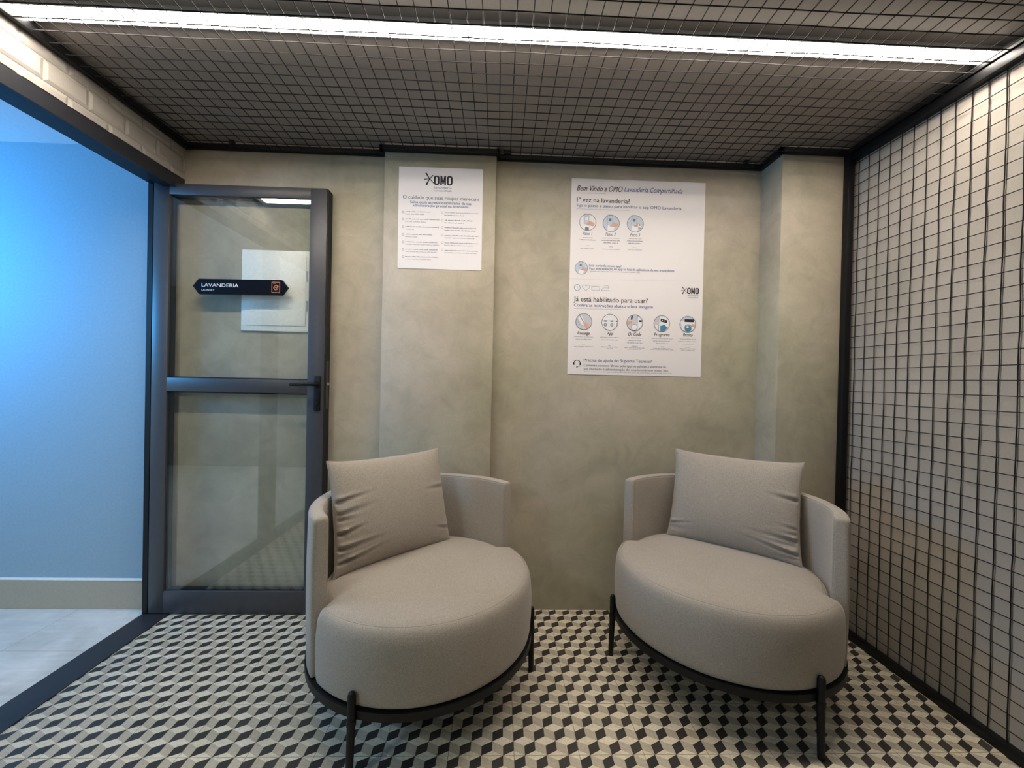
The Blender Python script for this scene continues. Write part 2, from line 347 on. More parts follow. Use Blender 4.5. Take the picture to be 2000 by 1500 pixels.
# left side behind the opening: wall with header of bevelled white tiles above the glazed opening
mb = MB(); mb.box(XLO, XL-.004, YB, -2.65, 0, H); mb.box(XLO, XL-.004, -2.65, 0, 2.073, H); struct(mb.build('wall_left', GROUT))
bm = bmesh.new()
def sub_tile(y0, y1, z0, z1):
    g = .0012; bvl = .011; xb, xt = XL-.004, XL+.0015
    y0 += g; y1 -= g; z0 += g; z1 -= g
    o_ = [bm.verts.new((xb, y, z)) for y, z in ((y0, z0), (y1, z0), (y1, z1), (y0, z1))]
    o2 = [bm.verts.new((xb+.0015, y, z)) for y, z in ((y0, z0), (y1, z0), (y1, z1), (y0, z1))]
    i_ = [bm.verts.new((xt, y, z)) for y, z in ((y0+bvl, z0+bvl), (y1-bvl, z0+bvl), (y1-bvl, z1-bvl), (y0+bvl, z1-bvl))]
    bm.faces.new(i_)
    for k in range(4):
        bm.faces.new((o2[k], o2[(k+1) % 4], i_[(k+1) % 4], i_[k])); bm.faces.new((o_[k], o_[(k+1) % 4], o2[(k+1) % 4], o2[k]))
for row, (z0, z1, off) in enumerate(((2.030, 2.105, -.085), (2.105, 2.180, -.013), (2.180, 2.255, -.085))):
    y = off + .151
    while y > -2.8:
        sub_tile(y-.151, y, z0, z1); y -= .151
bmesh.ops.bisect_plane(bm, geom=bm.verts[:]+bm.edges[:]+bm.faces[:], plane_co=(0, 0, 2.0735), plane_no=(0, 0, -1), clear_outer=True)
bmesh.ops.bisect_plane(bm, geom=bm.verts[:]+bm.edges[:]+bm.faces[:], plane_co=(0, -.0005, 0), plane_no=(0, 1, 0), clear_outer=True)
bmesh.ops.recalc_face_normals(bm, faces=bm.faces)
me = bpy.data.meshes.new('trim_1'); bm.to_mesh(me); bm.free(); me.materials.append(GLAZE)
o = bpy.data.objects.new('trim_1', me); C.objects.link(o); struct(o)
# black steel frame of the opening: header, jamb, far post and flush floor plate
mb = MB()
mb.bbox(-1.612, XL, -2.65, -.0005, 2.0125, 2.0725, .002); mb.bbox(-1.665, -1.612, -2.65, -.0005, 2.0135, 2.0725, .002, 1); mb.bbox(XLO, -1.665, -2.65, -.0005, 2.028, 2.0725, .002, 1)
struct(mb.build('trim_2', [ANTHD, BLACK]))
mb = MB(); mb.bbox(XLO, -1.704, -.060, -.0005, .004, 2.027, .0015); struct(mb.build('trim_3', BLACK))
mb = MB(); mb.bbox(XLO, XL, -2.65, -.0005, -.002, .0035, .001); struct(mb.build('trim_4', ANTHD))
mb = MB(); mb.bbox(XLO+.02, XL-.02, -1.00, -.93, .004, 2.012, .002); struct(mb.build('trim_5', BLACK))
mb = MB(); mb.box(-1.672, -1.664, -2.645, -1.002, .02, 2.010); struct(mb.build('window_1', GLASS))

# ------------------------------------------------------------------ glass door, opened against the back wall
D0, D1 = -.060, -.014
door = struct(empty('door_1', (-1.702, -.037, 0)))
def dloc(o):  # built in room coordinates, parented to the hinge-side empty
    o.matrix_parent_inverse = Matrix.Translation(door.location).inverted(); return o
mb = MB()
mb.bbox(-1.702, -1.630, D0, D1, .006, 2.031, .003); mb.bbox(-.980, -.9015, D0, D1, .006, 2.031, .003)
mb.bbox(-1.632, -.978, D0+.0005, D1, 1.979, 2.0305, .002); mb.bbox(-1.632, -.978, D0+.0005, D1, 1.056, 1.120, .002)
mb.bbox(-1.632, -.978, D0+.0005, D1, .0065, .112, .002)
dloc(mb.build('door_frame', ANTH, door, smooth=True))
mb = MB()
for z0, z1 in ((1.120, 1.979), (.112, 1.056)):
    for a, b_, c_, d_ in ((-1.630, -.980, z0, z0+.006), (-1.630, -.980, z1-.006, z1), (-1.630, -1.624, z0, z1), (-.986, -.980, z0, z1)):
        mb.box(a, b_, D0+.014, D1-.006, c_, d_)
mb.bbox(-.9015, -.8965, D0+.004, D1+.006, .02, 2.027, .001)
dloc(mb.build('rubber_gasket', GASKET, door))
for z0, z1 in ((1.1195, 1.9795), (.1115, 1.0565)):
    mb = MB(); mb.box(-1.631, -.979, -.052, -.046, z0, z1); dloc(mb.build('glass_pane', GLASS, door))
mb = MB()
mb.bbox(-.946, -.916, D0-.009, D0+.001, .978, 1.142, .004)
hd = dloc(mb.build('door_handle', BLACK, door, smooth=True)); hd['label'] = 'black lever handle on a long back plate'
mb = MB()
mb.tube([(-.931, D0-.006, 1.104), (-.931, D0-.030, 1.104), (-.934, D0-.040, 1.104), (-.945, D0-.046, 1.104), (-.975, D0-.047, 1.103), (-1.010, D0-.046, 1.101), (-1.038, D0-.044, 1.100)],
        [.0105, .0095, .009, .009, .0085, .008, .0075], 14)
mb.tube([(-.931, D0-.006, 1.104), (-.931, D0-.014, 1.104)], .014, 20)
mb.build('lever', BLACK, hd, smooth=True)
mb = MB(); mb.tube([(-.931, D0-.006, 1.012), (-.931, D0-.013, 1.012)], .009, 20); mb.box(-.9325, -.9295, D0-.0145, D0-.012, 1.002, 1.012)
mb.build('key_cylinder', BLACK, hd, smooth=True)
mb = MB(); mb.bbox(-.9022, -.8945, D0+.010, D1-.010, .985, 1.215, .001); mb.bbox(-.897, -.886, D0+.014, D1-.016, 1.098, 1.112, .002, 1)
lk = dloc(mb.build('lock_strike', [simple('dark_steel', (.10, .10, .10), .35, .8), STEEL], door)); lk['label'] = 'steel latch set in the door edge'

# ------------------------------------------------------------------ printing helpers
def text_mesh(st, bold=0.0, shear=0.0, res=3):
    cu = bpy.data.curves.new('tmp', 'FONT'); cu.body = st; cu.size = 1.0; cu.shear = shear; cu.offset = bold
    cu.resolution_u = res; cu.fill_mode = 'FRONT' if hasattr(cu, 'fill_mode') else cu.fill_mode
    ob = bpy.data.objects.new('tmp', cu); C.objects.link(ob)
    dg = bpy.context.evaluated_depsgraph_get(); me = bpy.data.meshes.new_from_object(ob.evaluated_get(dg))
    vs = [v.co.copy() for v in me.vertices]; fs = [tuple(p.vertices) for p in me.polygons]
    bpy.data.objects.remove(ob); bpy.data.curves.remove(cu); bpy.data.meshes.remove(me)
    return vs, fs
def put_text(mb, st, x0, x1, zb, cap, y, bold=0.0, shear=0.0, mi=0, slope=0.0):
    vs, fs = text_mesh(st, bold, shear)
    a = min(v.x for v in vs); b = max(v.x for v in vs)
    sx = (x1-x0)/(b-a); sz = cap/.70
    mb.add([(x0+(v.x-a)*sx, y, zb+v.y*sz + slope*(v.x-a)*sx) for v in vs], fs, mi)
def poly(mb, pts, y, mi=0):
    mb.add([(a, y, b) for a, b in pts], [tuple(range(len(pts)))], mi)
def disc(mb, cx, cz, rr, y, mi=0, n=32): poly(mb, [(cx+rr*math.cos(2*math.pi*k/n), cz+rr*math.sin(2*math.pi*k/n)) for k in range(n)], y, mi)
def annulus(mb, cx, cz, r0, r1, y, mi=0, n=36, a0=0, a1=2*math.pi):
    vs = []; fs = []
    for k in range(n+1):
        a = a0+(a1-a0)*k/n
        vs += [(cx+r0*math.cos(a), y, cz+r0*math.sin(a)), (cx+r1*math.cos(a), y, cz+r1*math.sin(a))]
        if k: fs.append((2*k-2, 2*k-1, 2*k+1, 2*k))
    mb.add(vs, fs, mi)
def stroke(mb, pts, wd, y, mi=0, closed=False):
    pts = [Vector(p) for p in pts]; n = len(pts)
    for i in range(n if closed else n-1):
        a, b = pts[i], pts[(i+1) % n]; t = (b-a)
        if t.length < 1e-7: continue
        t.normalize(); p = Vector((-t.y, t.x))*wd/2; a2 = a-t*wd*.3; b2 = b+t*wd*.3
        poly(mb, [a2-p, b2-p, b2+p, a2+p], y, mi)
def rect(mb, x0, x1, z0, z1, y, mi=0): poly(mb, [(x0, z0), (x1, z0), (x1, z1), (x0, z1)], y, mi)
rg = random.Random(11)
def greek(mb, x0, x1, z, hgt, y, mi):     # illegibly small print: runs of letter-like ticks grouped into words
    x = x0
    while x < x1:
        L = min(rg.uniform(2.5, 8)*hgt, x1-x); n = max(1, int(L/(hgt*.75))); s_ = L/n
        for k in range(n):
            up = rg.random(); t = hgt*(1.0 if up < .3 else .72)
            rect(mb, x+k*s_+s_*.08, x+k*s_+s_*.80, z+hgt*.08, z+t, y, mi)
        x += L + hgt*.55
def splat(mb, cx, cz, s, y, mi=0):
    disc(mb, cx, cz, s*.14, y, mi, 18)
    for dx, dz, w0, w1 in ((-.50, .75, .04, .11), (-.72, -.08, .03, .075), (-.42, -.78, .04, .13), (.42, .48, .03, .085), (.62, -.62, .05, .06)):
        ex, ez = cx+dx*s, cz+dz*s; t = Vector((dx, dz)).normalized(); p = Vector((-t.y, t.x))
        poly(mb, [(cx-p.x*w0*s, cz-p.y*w0*s), (ex-p.x*w1*s, ez-p.y*w1*s), (ex+p.x*w1*s, ez+p.y*w1*s), (cx+p.x*w0*s, cz+p.y*w0*s)], y, mi)
        disc(mb, ex, ez, w1*s*1.15, y, mi, 14)
def sheet(mb, w_, h_, skew=0.0, nx=12, nz=16, y0=-.0006, amp=.0012):
    vs = []; fs = []
    for j in range(nz+1):
        for i in range(nx+1):
            u, v = i/nx, j/nz
            vs.append((u*w_ + skew*v, y0, -v*h_))
    n = len(vs)
    vs += [(a, b-.0012, c) for a, b, c in vs]
    for j in range(nz):
        for i in range(nx):
            k = j*(nx+1)+i; f = (k, k+1, k+nx+2, k+nx+1); fs.append(f[::-1]); fs.append(tuple(n+a for a in f))
    for i in range(nx):
        fs.append((i, i+1, n+i+1, n+i)); k = nz*(nx+1)+i; fs.append((k+1, k, n+k, n+k+1))
    for j in range(nz):
        k = j*(nx+1); fs.append((k+nx+1, k, n+k, n+k+nx+1)); k += nx; fs.append((k, k+nx+1, n+k+nx+1, n+k))
    mb.add(vs, fs)
def block_omo(mb, x0, x1, z0, cap, y, mi=0):      # heavy condensed capitals
    w_ = (x1-x0)/3.25; g = (x1-x0-3*w_)/2
    def O(a):
        b, st = a+w_, w_*.33; n = 8; out = []; inn = []
        for (cx, cz, ix, iz, a0) in ((b, z0+cap, -1, -1, 0), (a, z0+cap, 1, -1, 90), (a, z0, 1, 1, 180), (b, z0, -1, 1, 270)):
            for k in range(n+1):
                an = R(a0+90*k/n); r1, r2 = w_*.42, w_*.14
                out.append((cx+ix*r1+r1*math.cos(an), cz+iz*r1+r1*math.sin(an)))
                inn.append((cx+ix*(st+r2)+r2*math.cos(an), cz+iz*(st*.75+r2)+r2*math.sin(an)))
        m = len(out); vs = [(p[0], y, p[1]) for p in out+inn]
        mb.add(vs, [(k, (k+1) % m, m+(k+1) % m, m+k) for k in range(m)], mi)
    O(x0); O(x1-w_); a = x0+w_+g; s_ = w_*.30; T_ = z0+cap; c = a+w_/2
    rect(mb, a, a+s_, z0, T_, y, mi); rect(mb, a+w_-s_, a+w_, z0, T_, y, mi)
    poly(mb, [(a+s_*.2, T_), (a+s_*1.05, T_), (c+s_*.35, z0+cap*.12), (c-s_*.35, z0+cap*.12)], y-.0001, mi)
    poly(mb, [(a+w_-s_*1.05, T_), (a+w_-s_*.2, T_), (c+s_*.35, z0+cap*.12), (c-s_*.35, z0+cap*.12)], y-.0002, mi)
INKS = {'k': INK_K, 'b': INK_B, 'g': INK_G, 'n': INK_N}
def texts(items, y, name, parent):
    for st, x0, x1, v, cap, col, bold, sh in items:
        mb = MB(); put_text(mb, st, x0, x1, -v, cap, y, 0, sh); put_text(mb, st, x0+.0005, x1+.0005, -v, cap, y-.0001, 0, sh)
        mb.build(name, INKS[col], parent, recalc=False)

# ------------------------------------------------------------------ small poster on the pilaster
ps = tag(empty('poster', (-.5705, -.0455, 2.1543)), 'smaller white printed notice on the projecting pilaster, two columns of fine print under a logo', 'poster')
mb = MB(); sheet(mb, .4015, .4865, .0015); mb.build('paper_sheet', PAPER, ps)
YL = -.0024
texts(PT, YL, 'heading_text', ps)
mb = MB()
for st, x0, x1, v, cap, col, bold, sh in PLogo:
    if st == 'OMO': block_omo(mb, x0, x1, -v, cap, YL)
    else: put_text(mb, st, x0, x1, -v, cap, YL, 0, sh, {'n': 0, 'b': 1, 'g': 2}[col])
splat(mb, PS[0][0], -PS[0][1], PS[0][2]*.98, YL-.0002, 3)
mb.build('logo', [INK_N, INK_B, INK_G, INK_T], ps, recalc=False)
mb = MB()
for x0, x1, v, k in PL: greek(mb, x0, x1, -v-.001, .0046, YL, 0 if k == 'b' else 1)
for cx, v, rr in PN: annulus(mb, cx, -v, rr*.75, rr*1.2, YL, 1, 14)
mb.build('body_text', [INK_G, simple('ink_soft_grey', (.36, .37, .40), .6)], ps, recalc=False)

# ------------------------------------------------------------------ large poster on the back wall
pl = tag(empty('poster', (.2685, -.0003, 2.1508)), 'large white instruction poster with round drawings, right of the pilaster on the back wall', 'poster')
mb = MB(); sheet(mb, .6735, .972, -.0005, 14, 20)
stroke(mb, [(-.0005, -.4985), (.25, -.4972), (.6732, -.4925)], .0009, -.0019, 1)
mb.build('paper_sheet', [PAPER, simple('paper_crease', (.60, .57, .56), .6)], pl, recalc=False)
texts(QT, YL, 'heading_text', pl)
mb = MB()
for st, x0, x1, v, cap, col, bold, sh in QLogo:
    if st == 'OMO': block_omo(mb, x0, x1, -v, cap, YL)
    else: put_text(mb, st, x0, x1, -v, cap, YL, 0, sh, {'n': 0, 'b': 1, 'g': 2}[col])
splat(mb, QC[13][0], -QC[13][1], QC[13][2]*.98, YL-.0002, 3)
mb.build('logo', [INK_N, INK_B, INK_G, INK_T], pl, recalc=False)
mb = MB()
SG = simple('ink_faint_grey', (.34, .36, .42), .6)
for x0, x1, v, k in QL:
    if k == 'u': stroke(mb, [(x0, -v), (x1, -v)], .0013, YL, 1)
    else: greek(mb, x0, x1, -v-.001, .0052 if k == 'b' else .0042, YL, 0 if k == 'b' else 1)
mb.build('body_text', [INK_G, SG], pl, recalc=False)
# laundry symbols: dial, heart, wash basin, iron
c0, c1, c2, c3_, = QC[9], QC[10], QC[11], QC[12]
mb = MB(); annulus(mb, c0[0], -c0[1], c0[2]*.86, c0[2]*1.02, YL); stroke(mb, [(c0[0], -c0[1]+c0[2]*.5), (c0[0], -c0[1]), (c0[0]+c0[2]*.3, -c0[1]-c0[2]*.2)], .0008, YL)
x, z, s_ = c1[0], -c1[1], c1[2]
hp = [(x+s_*1.05*(.0625*16*math.sin(t)**3), z+s_*.95*.0625*(13*math.cos(t)-5*math.cos(2*t)-2*math.cos(3*t)-math.cos(4*t))) for t in [2*math.pi*k/32 for k in range(32)]]
stroke(mb, hp, .0014, YL, 0, True)
x, z, s_ = c2[0], -c2[1], c2[2]
stroke(mb, [(x-s_, z+s_*.55), (x-s_*.92, z-s_*.55), (x+s_*.92, z-s_*.55), (x+s_, z+s_*.55)], .0014, YL)
stroke(mb, [(x-s_+2*s_*k/12, z+s_*(.40+.09*math.sin(k*math.pi/2))) for k in range(13)], .0014, YL)
x, z, s_ = c3_[0], -c3_[1], c3_[2]
stroke(mb, [(x-s_, z-s_*.6), (x-s_*.6, z+s_*.05), (x+s_*.75, z+s_*.05), (x+s_*.9, z-s_*.6)], .0014, YL, 0, True)
stroke(mb, [(x-s_*.5, z+s_*.6), (x+s_*.6, z+s_*.6), (x+s_*.75, z)], .0014, YL)
mb.build('laundry_symbols', INK_LB, pl, recalc=False)
# headset symbol
x, z, s_ = QC[14][0], -QC[14][1], QC[14][2]
mb = MB(); annulus(mb, x, z, s_*.80, s_*1.0, YL, 0, 24, R(-10), R(190))
for d in (-1, 1):
    poly(mb, [(x+d*s_*.72, z-s_*.45), (x+d*s_*1.12, z-s_*.45), (x+d*s_*1.12, z+s_*.2), (x+d*s_*.72, z+s_*.2)], YL)
stroke(mb, [(x+s_*.9, z-s_*.4), (x+s_*.75, z-s_*.85), (x+s_*.1, z-s_*1.0)], .0014, YL); disc(mb, x, z-s_*1.0, s_*.2, YL)
mb.build('headset_symbol', INK_N, pl, recalc=False)
# round drawings
IM = [P_SKY, INK_G, P_SKIN, INK_W, INK_N, P_TEAL, P_PALE]
def drawing(c, kind):
    x, z, s_ = c[0], -c[1], c[2]; mb = MB(); y = YL; y1 = YL-.0003; y2 = YL-.0006; y3 = YL-.0009
    disc(mb, x, z, s_, y, 6 if kind in ('card', 'machine', 'panel') else 3 if kind in ('apps', 'phone') else 0)
    lw = .0009
    P = lambda *a: [(x+a[i]*s_, z+a[i+1]*s_) for i in range(0, len(a), 2)]
    if kind in ('phone', 'phone_text', 'phone_machine', 'thumb'):
        poly(mb, P(-.5, -.95, .25, -.95, .55, -.1, .35, .1, -.35, .0), y1, 3)
        poly(mb, P(-.15, -.35, .75, -.45, .85, -.05, .3, .15, -.1, .15), y1-.0001, 2)
        poly(mb, P(-.45, -.2, .15, -.2, .15, 1.02, -.45, 1.02), y2, 6 if kind == 'phone' else 0); stroke(mb, P(-.45, -.2, .15, -.2, .15, 1.02, -.45, 1.02), lw, y3, 1, True)
        rect(mb, x-.3*s_, x+.02*s_, z+.25*s_, z+.6*s_, y3, 1 if kind != 'phone' else 3)
        if kind == 'phone': poly(mb, P(-.3, -.95, .15, -.95, .15, -.6, -.3, -.6), y3, 1)
        if kind == 'phone_machine': rect(mb, x+.35*s_, x+.75*s_, z-.45*s_, z-.0*s_, y2, 3); rect(mb, x+.45*s_, x+.62*s_, z-.2*s_, z-.05*s_, y3, 4); rect(mb, x+.35*s_, x+.7*s_, z-.52*s_, z-.44*s_, y3, 1)
    elif kind == 'card':
        poly(mb, P(-.75, .55, -.35, .85, .15, -.1, -.05, -.5, -.35, -.35), y1, 3)
        poly(mb, P(-.1, -.1, .25, -.05, .75, -.65, .35, -.92, .1, -.55), y1-.0001, 2)
        stroke(mb, P(-.6, .9, -.05, -.05), .0024, y2, 4); stroke(mb, P(-.7, .2, -.15, -.55), lw, y2, 1); stroke(mb, P(-.8, .1, -.3, -.6), lw, y2, 1)
    elif kind == 'apps':
        stroke(mb, P(-.95, .2, .95, .2), lw, y1, 1); stroke(mb, P(-.1, .2, -.1, -.95), lw, y1, 1); stroke(mb, P(.6, .2, .6, -.75), lw, y1, 1)
        for a in (-.55, .25): rect(mb, x+(a-.17)*s_, x+(a+.17)*s_, z+.08*s_, z+.22*s_, y2, 4); disc(mb, x+a*s_, z-.32*s_, s_*.2, y2, 1, 20); disc(mb, x+a*s_, z-.32*s_, s_*.12, y3, 6, 20)
        rect(mb, x+.74*s_, x+.92*s_, z+.08*s_, z+.22*s_, y2, 4); stroke(mb, P(.85, -.1, .8, -.5), .002, y2, 1)
    elif kind == 'machine':
        poly(mb, P(-.25, .9, .25, .9, .2, .2, -.2, .1), y1, 0); poly(mb, P(-.45, .8, -.25, .9, -.3, .4, -.5, .35), y2, 4)
        disc(mb, x-.05*s_, z-.55*s_, s_*.38, y1, 3, 24); poly(mb, P(.35, .75, .8, .5, .9, -.3, .35, -.85), y1, 3); rect(mb, x+.5*s_, x+.88*s_, z+.12*s_, z+.34*s_, y2, 4)
        stroke(mb, P(.35, .85, .35, -.9), lw, y2, 1); annulus(mb, x-.05*s_, z-.55*s_, s_*.36, s_*.40, y2, 1, 20)
        poly(mb, P(-.95, .1, -.35, .25, -.4, -.15, -.92, -.25), y1, 2)
    elif kind == 'panel':
        poly(mb, P(-.35, .9, .35, .9, .9, .35, .9, -.3, .3, -.9, -.35, -.9), y1, 3); stroke(mb, P(-.35, .9, -.35, -.9), lw, y2, 1)
        poly(mb, P(-.15, .6, .7, .42, .65, .1, -.15, .25), y2, 4); disc(mb, x+.05*s_, z+.38*s_, s_*.07, y3, 3, 12); disc(mb, x+.35*s_, z+.33*s_, s_*.07, y3, 2, 12)
        poly(mb, P(-.2, -.3, .35, -.12, .7, -.5, .3, -.93, -.15, -.95), y2, 5); poly(mb, P(-.85, -.2, -.5, -.15, -.45, -.7, -.7, -.65), y2, 3)
    elif kind == 'swirl':
        poly(mb, P(-.9, .35, .9, .35, .8, -.5, .1, -.95, -.7, -.65), y1, 3); poly(mb, P(-.4, .62, .75, .62, .75, .28, -.4, .28), y2, 4)
        disc(mb, x+.05*s_, z-.55*s_, s_*.42, y2, 5, 24); annulus(mb, x+.05*s_, z-.5*s_, s_*.42, s_*.5, y3, 1, 20, R(20), R(170)); disc(mb, x-.02*s_, z-.35*s_, s_*.15, y3, 3, 16)
        poly(mb, P(.5, .05, .95, .0, .85, -.4, .45, -.2), y2, 2)
    annulus(mb, x, z, s_*.96, s_*1.02, y3-.0001, 1, 40)
    mb.build('round_drawing', IM, pl, recalc=False)
for c, k in zip(QC[:9], ('phone', 'phone_text', 'phone_machine', 'thumb', 'card', 'apps', 'machine', 'panel', 'swirl')): drawing(c, k)

# ------------------------------------------------------------------ arrow sign on the door glass
sg = tag(empty('door_sign', (-1.298, -.0525, 1.5525)), 'black pointed arrow sign with white lettering and an orange washer icon on the door glass', 'sign')
cx0 = -1.298
pts = [(-1.5125, 1.5515), (-1.4862, 1.5860), (-1.1025, 1.5905), (-1.0750, 1.5555), (-1.1020, 1.5190), (-1.4850, 1.5155)]
mb = MB(); a = [(x-cx0, -.014, z-1.5525) for x, z in pts]; b_ = [(x-cx0, -.0005, z-1.5525) for x, z in pts]
mb.rings([b_, a]); mb.build('sign_board', SIGNB, sg)
mb = MB(); put_text(mb, 'LAVANDERIA', -1.4716-cx0, -1.3024-cx0, 1.5495-1.5525, .0165, -.0146, 0, 0, 0, .006); put_text(mb, 'LAVANDERIA', -1.4710-cx0, -1.3018-cx0, 1.5495-1.5525, .0165, -.0148, 0, 0, 0, .006); put_text(mb, 'LAUNDRY', -1.4712-cx0, -1.4126-cx0, 1.5290-1.5525, .0095, -.0146, 0, 0, 0, .006)
mb.build('lettering', INK_W, sg, recalc=False)
mb = MB(); X0, X1, Z0, Z1 = -1.1480-cx0, -1.1120-cx0, 1.5310-1.5525, 1.5790-1.5525
stroke(mb, [(X0, Z0), (X1, Z0), (X1, Z1), (X0, Z1)], .0028, -.0146, 0, True)
xm, zm = (X0+X1)/2, (Z0+Z1)/2-.002
annulus(mb, xm, zm, .0085, .0112, -.0146); stroke(mb, [(xm-.008, zm-.003), (xm-.002, zm+.002), (xm+.003, zm-.002), (xm+.008, zm+.003)], .0024, -.0146)
annulus(mb, xm, zm, .0125, .0150, -.0146, 0, 20, R(20), R(80)); stroke(mb, [(X0+.006, Z1-.006), (X0+.016, Z1-.006)], .002, -.0146)
mb.build('washer_icon', INK_O, sg, recalc=False)

# ------------------------------------------------------------------ white service panel on the wall behind the door
bp = tag(empty('service_panel', (-1.156, 0, 1.550)), 'white square service panel on the wall behind the open glass door', 'wall panel')
mb = MB(); mb.bbox(-.168, .176, -.010, -.0003, -.196, .196, .003); mb.build('panel_frame', WHITEM, bp, smooth=True)
mb = MB(); mb.bbox(-.140, .140, -.0135, -.0095, -.168, .168, .0015); mb.build('panel_door', WHITEM, bp, smooth=True)
for z in (.048, -.095):
    mb = MB(); mb.bbox(.141, .149, -.016, -.0098, z, z+.05, .001); mb.build('hinge', simple('hinge_grey', (.42, .42, .40), .4), bp)

# ------------------------------------------------------------------ wire meshes
rj = random.Random(3)
def wire(mb, p0, p1, step, jit, wav, rad=.0018, n=5):
    p0, p1 = Vector(p0), Vector(p1); L = (p1-p0).length; k = max(2, int(round(L/step))); pts = []
    ph = rj.uniform(0, 6.28)
    for i in range(k+1):
        t = i/k; p = p0.lerp(p1, t); d = math.sin(i*.9+ph)*.5 + rj.uniform(-.5, .5)
        pts.append(p + Vector(wav)*jit*d)
    mb.tube(pts, rad, n)
cm = tag(empty('ceiling_mesh', (0, -.7, 2.222)), 'black welded wire grid hung flat under the grey ceiling in a black angle frame', 'wire mesh')
def rel(o, root): o.matrix_parent_inverse = Matrix.Translation(root.location).inverted(); return o
mb = MB()
k = 0
while True:
    y = -.027-.05*k; k += 1
    if y < -3.25: break
    x0, x1 = -1.600, 1.545
    if y > -.075: # steps back around pilaster and column
        wire(mb, (x0, y, 2.222), (-.655, y, 2.222), .1, .003, (0, .4, 1)); wire(mb, (-.09, y, 2.222), (1.21, y, 2.222), .1, .003, (0, .4, 1)); continue
    if y > -.175: x1 = 1.21
    wire(mb, (x0, y, 2.222), (x1, y, 2.222), .1, .0035, (0, .4, 1))
x = -1.59
while x < 1.54:
    y0 = -.012
    if -.66 < x < -.085: y0 = -.058
    if x > 1.20: y0 = -.17
    wire(mb, (x, y0, 2.2252), (x, -3.25, 2.2252), .1, .003, (.35, 0, 1)); x += .05
rel(mb.build('wire_grid', WIRE, cm), cm)
mb = MB(); T0, T1, TW = 2.2195, 2.2475, .018
mb.bbox(-1.600, -.655, -TW, -.001, T0, T1, .0015); mb.bbox(-.661, -.092, -.045-TW, -.046, T0, T1, .0015)
mb.bbox(-.661, -.643, -.045-TW, -.001, T0, T1, .0015); mb.bbox(-.102, -.084, -.045-TW, -.001, T0, T1, .0015)
mb.bbox(-.095, 1.215, -TW, -.001, T0, T1, .0015); mb.bbox(1.206, 1.2265, -.155-TW, -.001, T0, T1, .0015); mb.bbox(1.206, 1.545, -.155-TW, -.156, T0, T1, .0015)
mb.bbox(-1.600, -1.578, -3.25, -.001, T0-.003, T1, .0015); mb.bbox(1.527, 1.552, -3.25, -.156, T0+.004, T1, .0015); mb.bbox(-1.600, 1.552, -3.27, -3.25, T0, T1, .0015)
rel(mb.build('perimeter_frame', BLACK, cm, smooth=True), cm)
for x, y, s_ in ((-1.376, -.013, 1), (-.055, -.016, 1.7), (1.137, -.013, 1)):
    mb = MB(); mb.bbox(x-.011*s_, x+.011*s_, y-.012, y+.008, 2.245, 2.2635, .003); rel(mb.build('bracket', BLACK, cm, smooth=True), cm)

wm = tag(empty('wall_mesh', (1.548, -1.7, 0)), 'tall framed black wire grid panel covering the right wall from floor to ceiling', 'wire mesh')
mb = MB()
z = .024+.05
while z < 2.19: wire(mb, (1.5535, -.18, z), (1.5535, -3.25, z), .1, .0012, (.5, 0, 1), .0016); z += .05
y = -.199
while y > -3.24: wire(mb, (1.5570, y, .03), (1.5570, y, 2.195), .05, .0026, (.3, 1, 0), .0018); y -= .05
rel(mb.build('wire_grid', WIRE, wm), wm)
mb = MB()
mb.bbox(1.519, 1.547, -.187, -.1565, .0, 2.2185, .002); mb.bbox(1.536, 1.5625, -3.25, -.187, .0, .034, .002)
mb.bbox(1.530, 1.5625, -3.25, -.187, 2.186, 2.2185, .002); mb.bbox(1.536, 1.5625, -3.28, -3.25, 0, 2.2185, .002)
rel(mb.build('panel_frame', BLACK, wm, smooth=True), wm)

# ------------------------------------------------------------------ LED profile on the ceiling above the mesh
ll = tag(empty('strip_light', (0, -.714, H)), 'long glowing white LED strip light running across the ceiling above the wire grid', 'light')
mb = MB(); mb.box(-1.598, 1.548, -.0295, .0295, -.013, -.0003); mb.box(-1.598, 1.548, -.0295, -.0285, -.0185, -.013); mb.box(-1.598, 1.548, .0285, .0295, -.0185, -.013);  mb.build('housing', simple('white_aluminium', (.7, .7, .7), .4), ll)
mb = MB()
prof = [(-.028, -.0131), (-.028, -.0185), (-.022, -.023), (.022, -.023), (.028, -.0185), (.028, -.0131)]
mb.rings([[(-1.592, a, b) for a, b in prof], [(1.542, a, b) for a, b in prof]]); mb.build('diffuser', LED, ll)

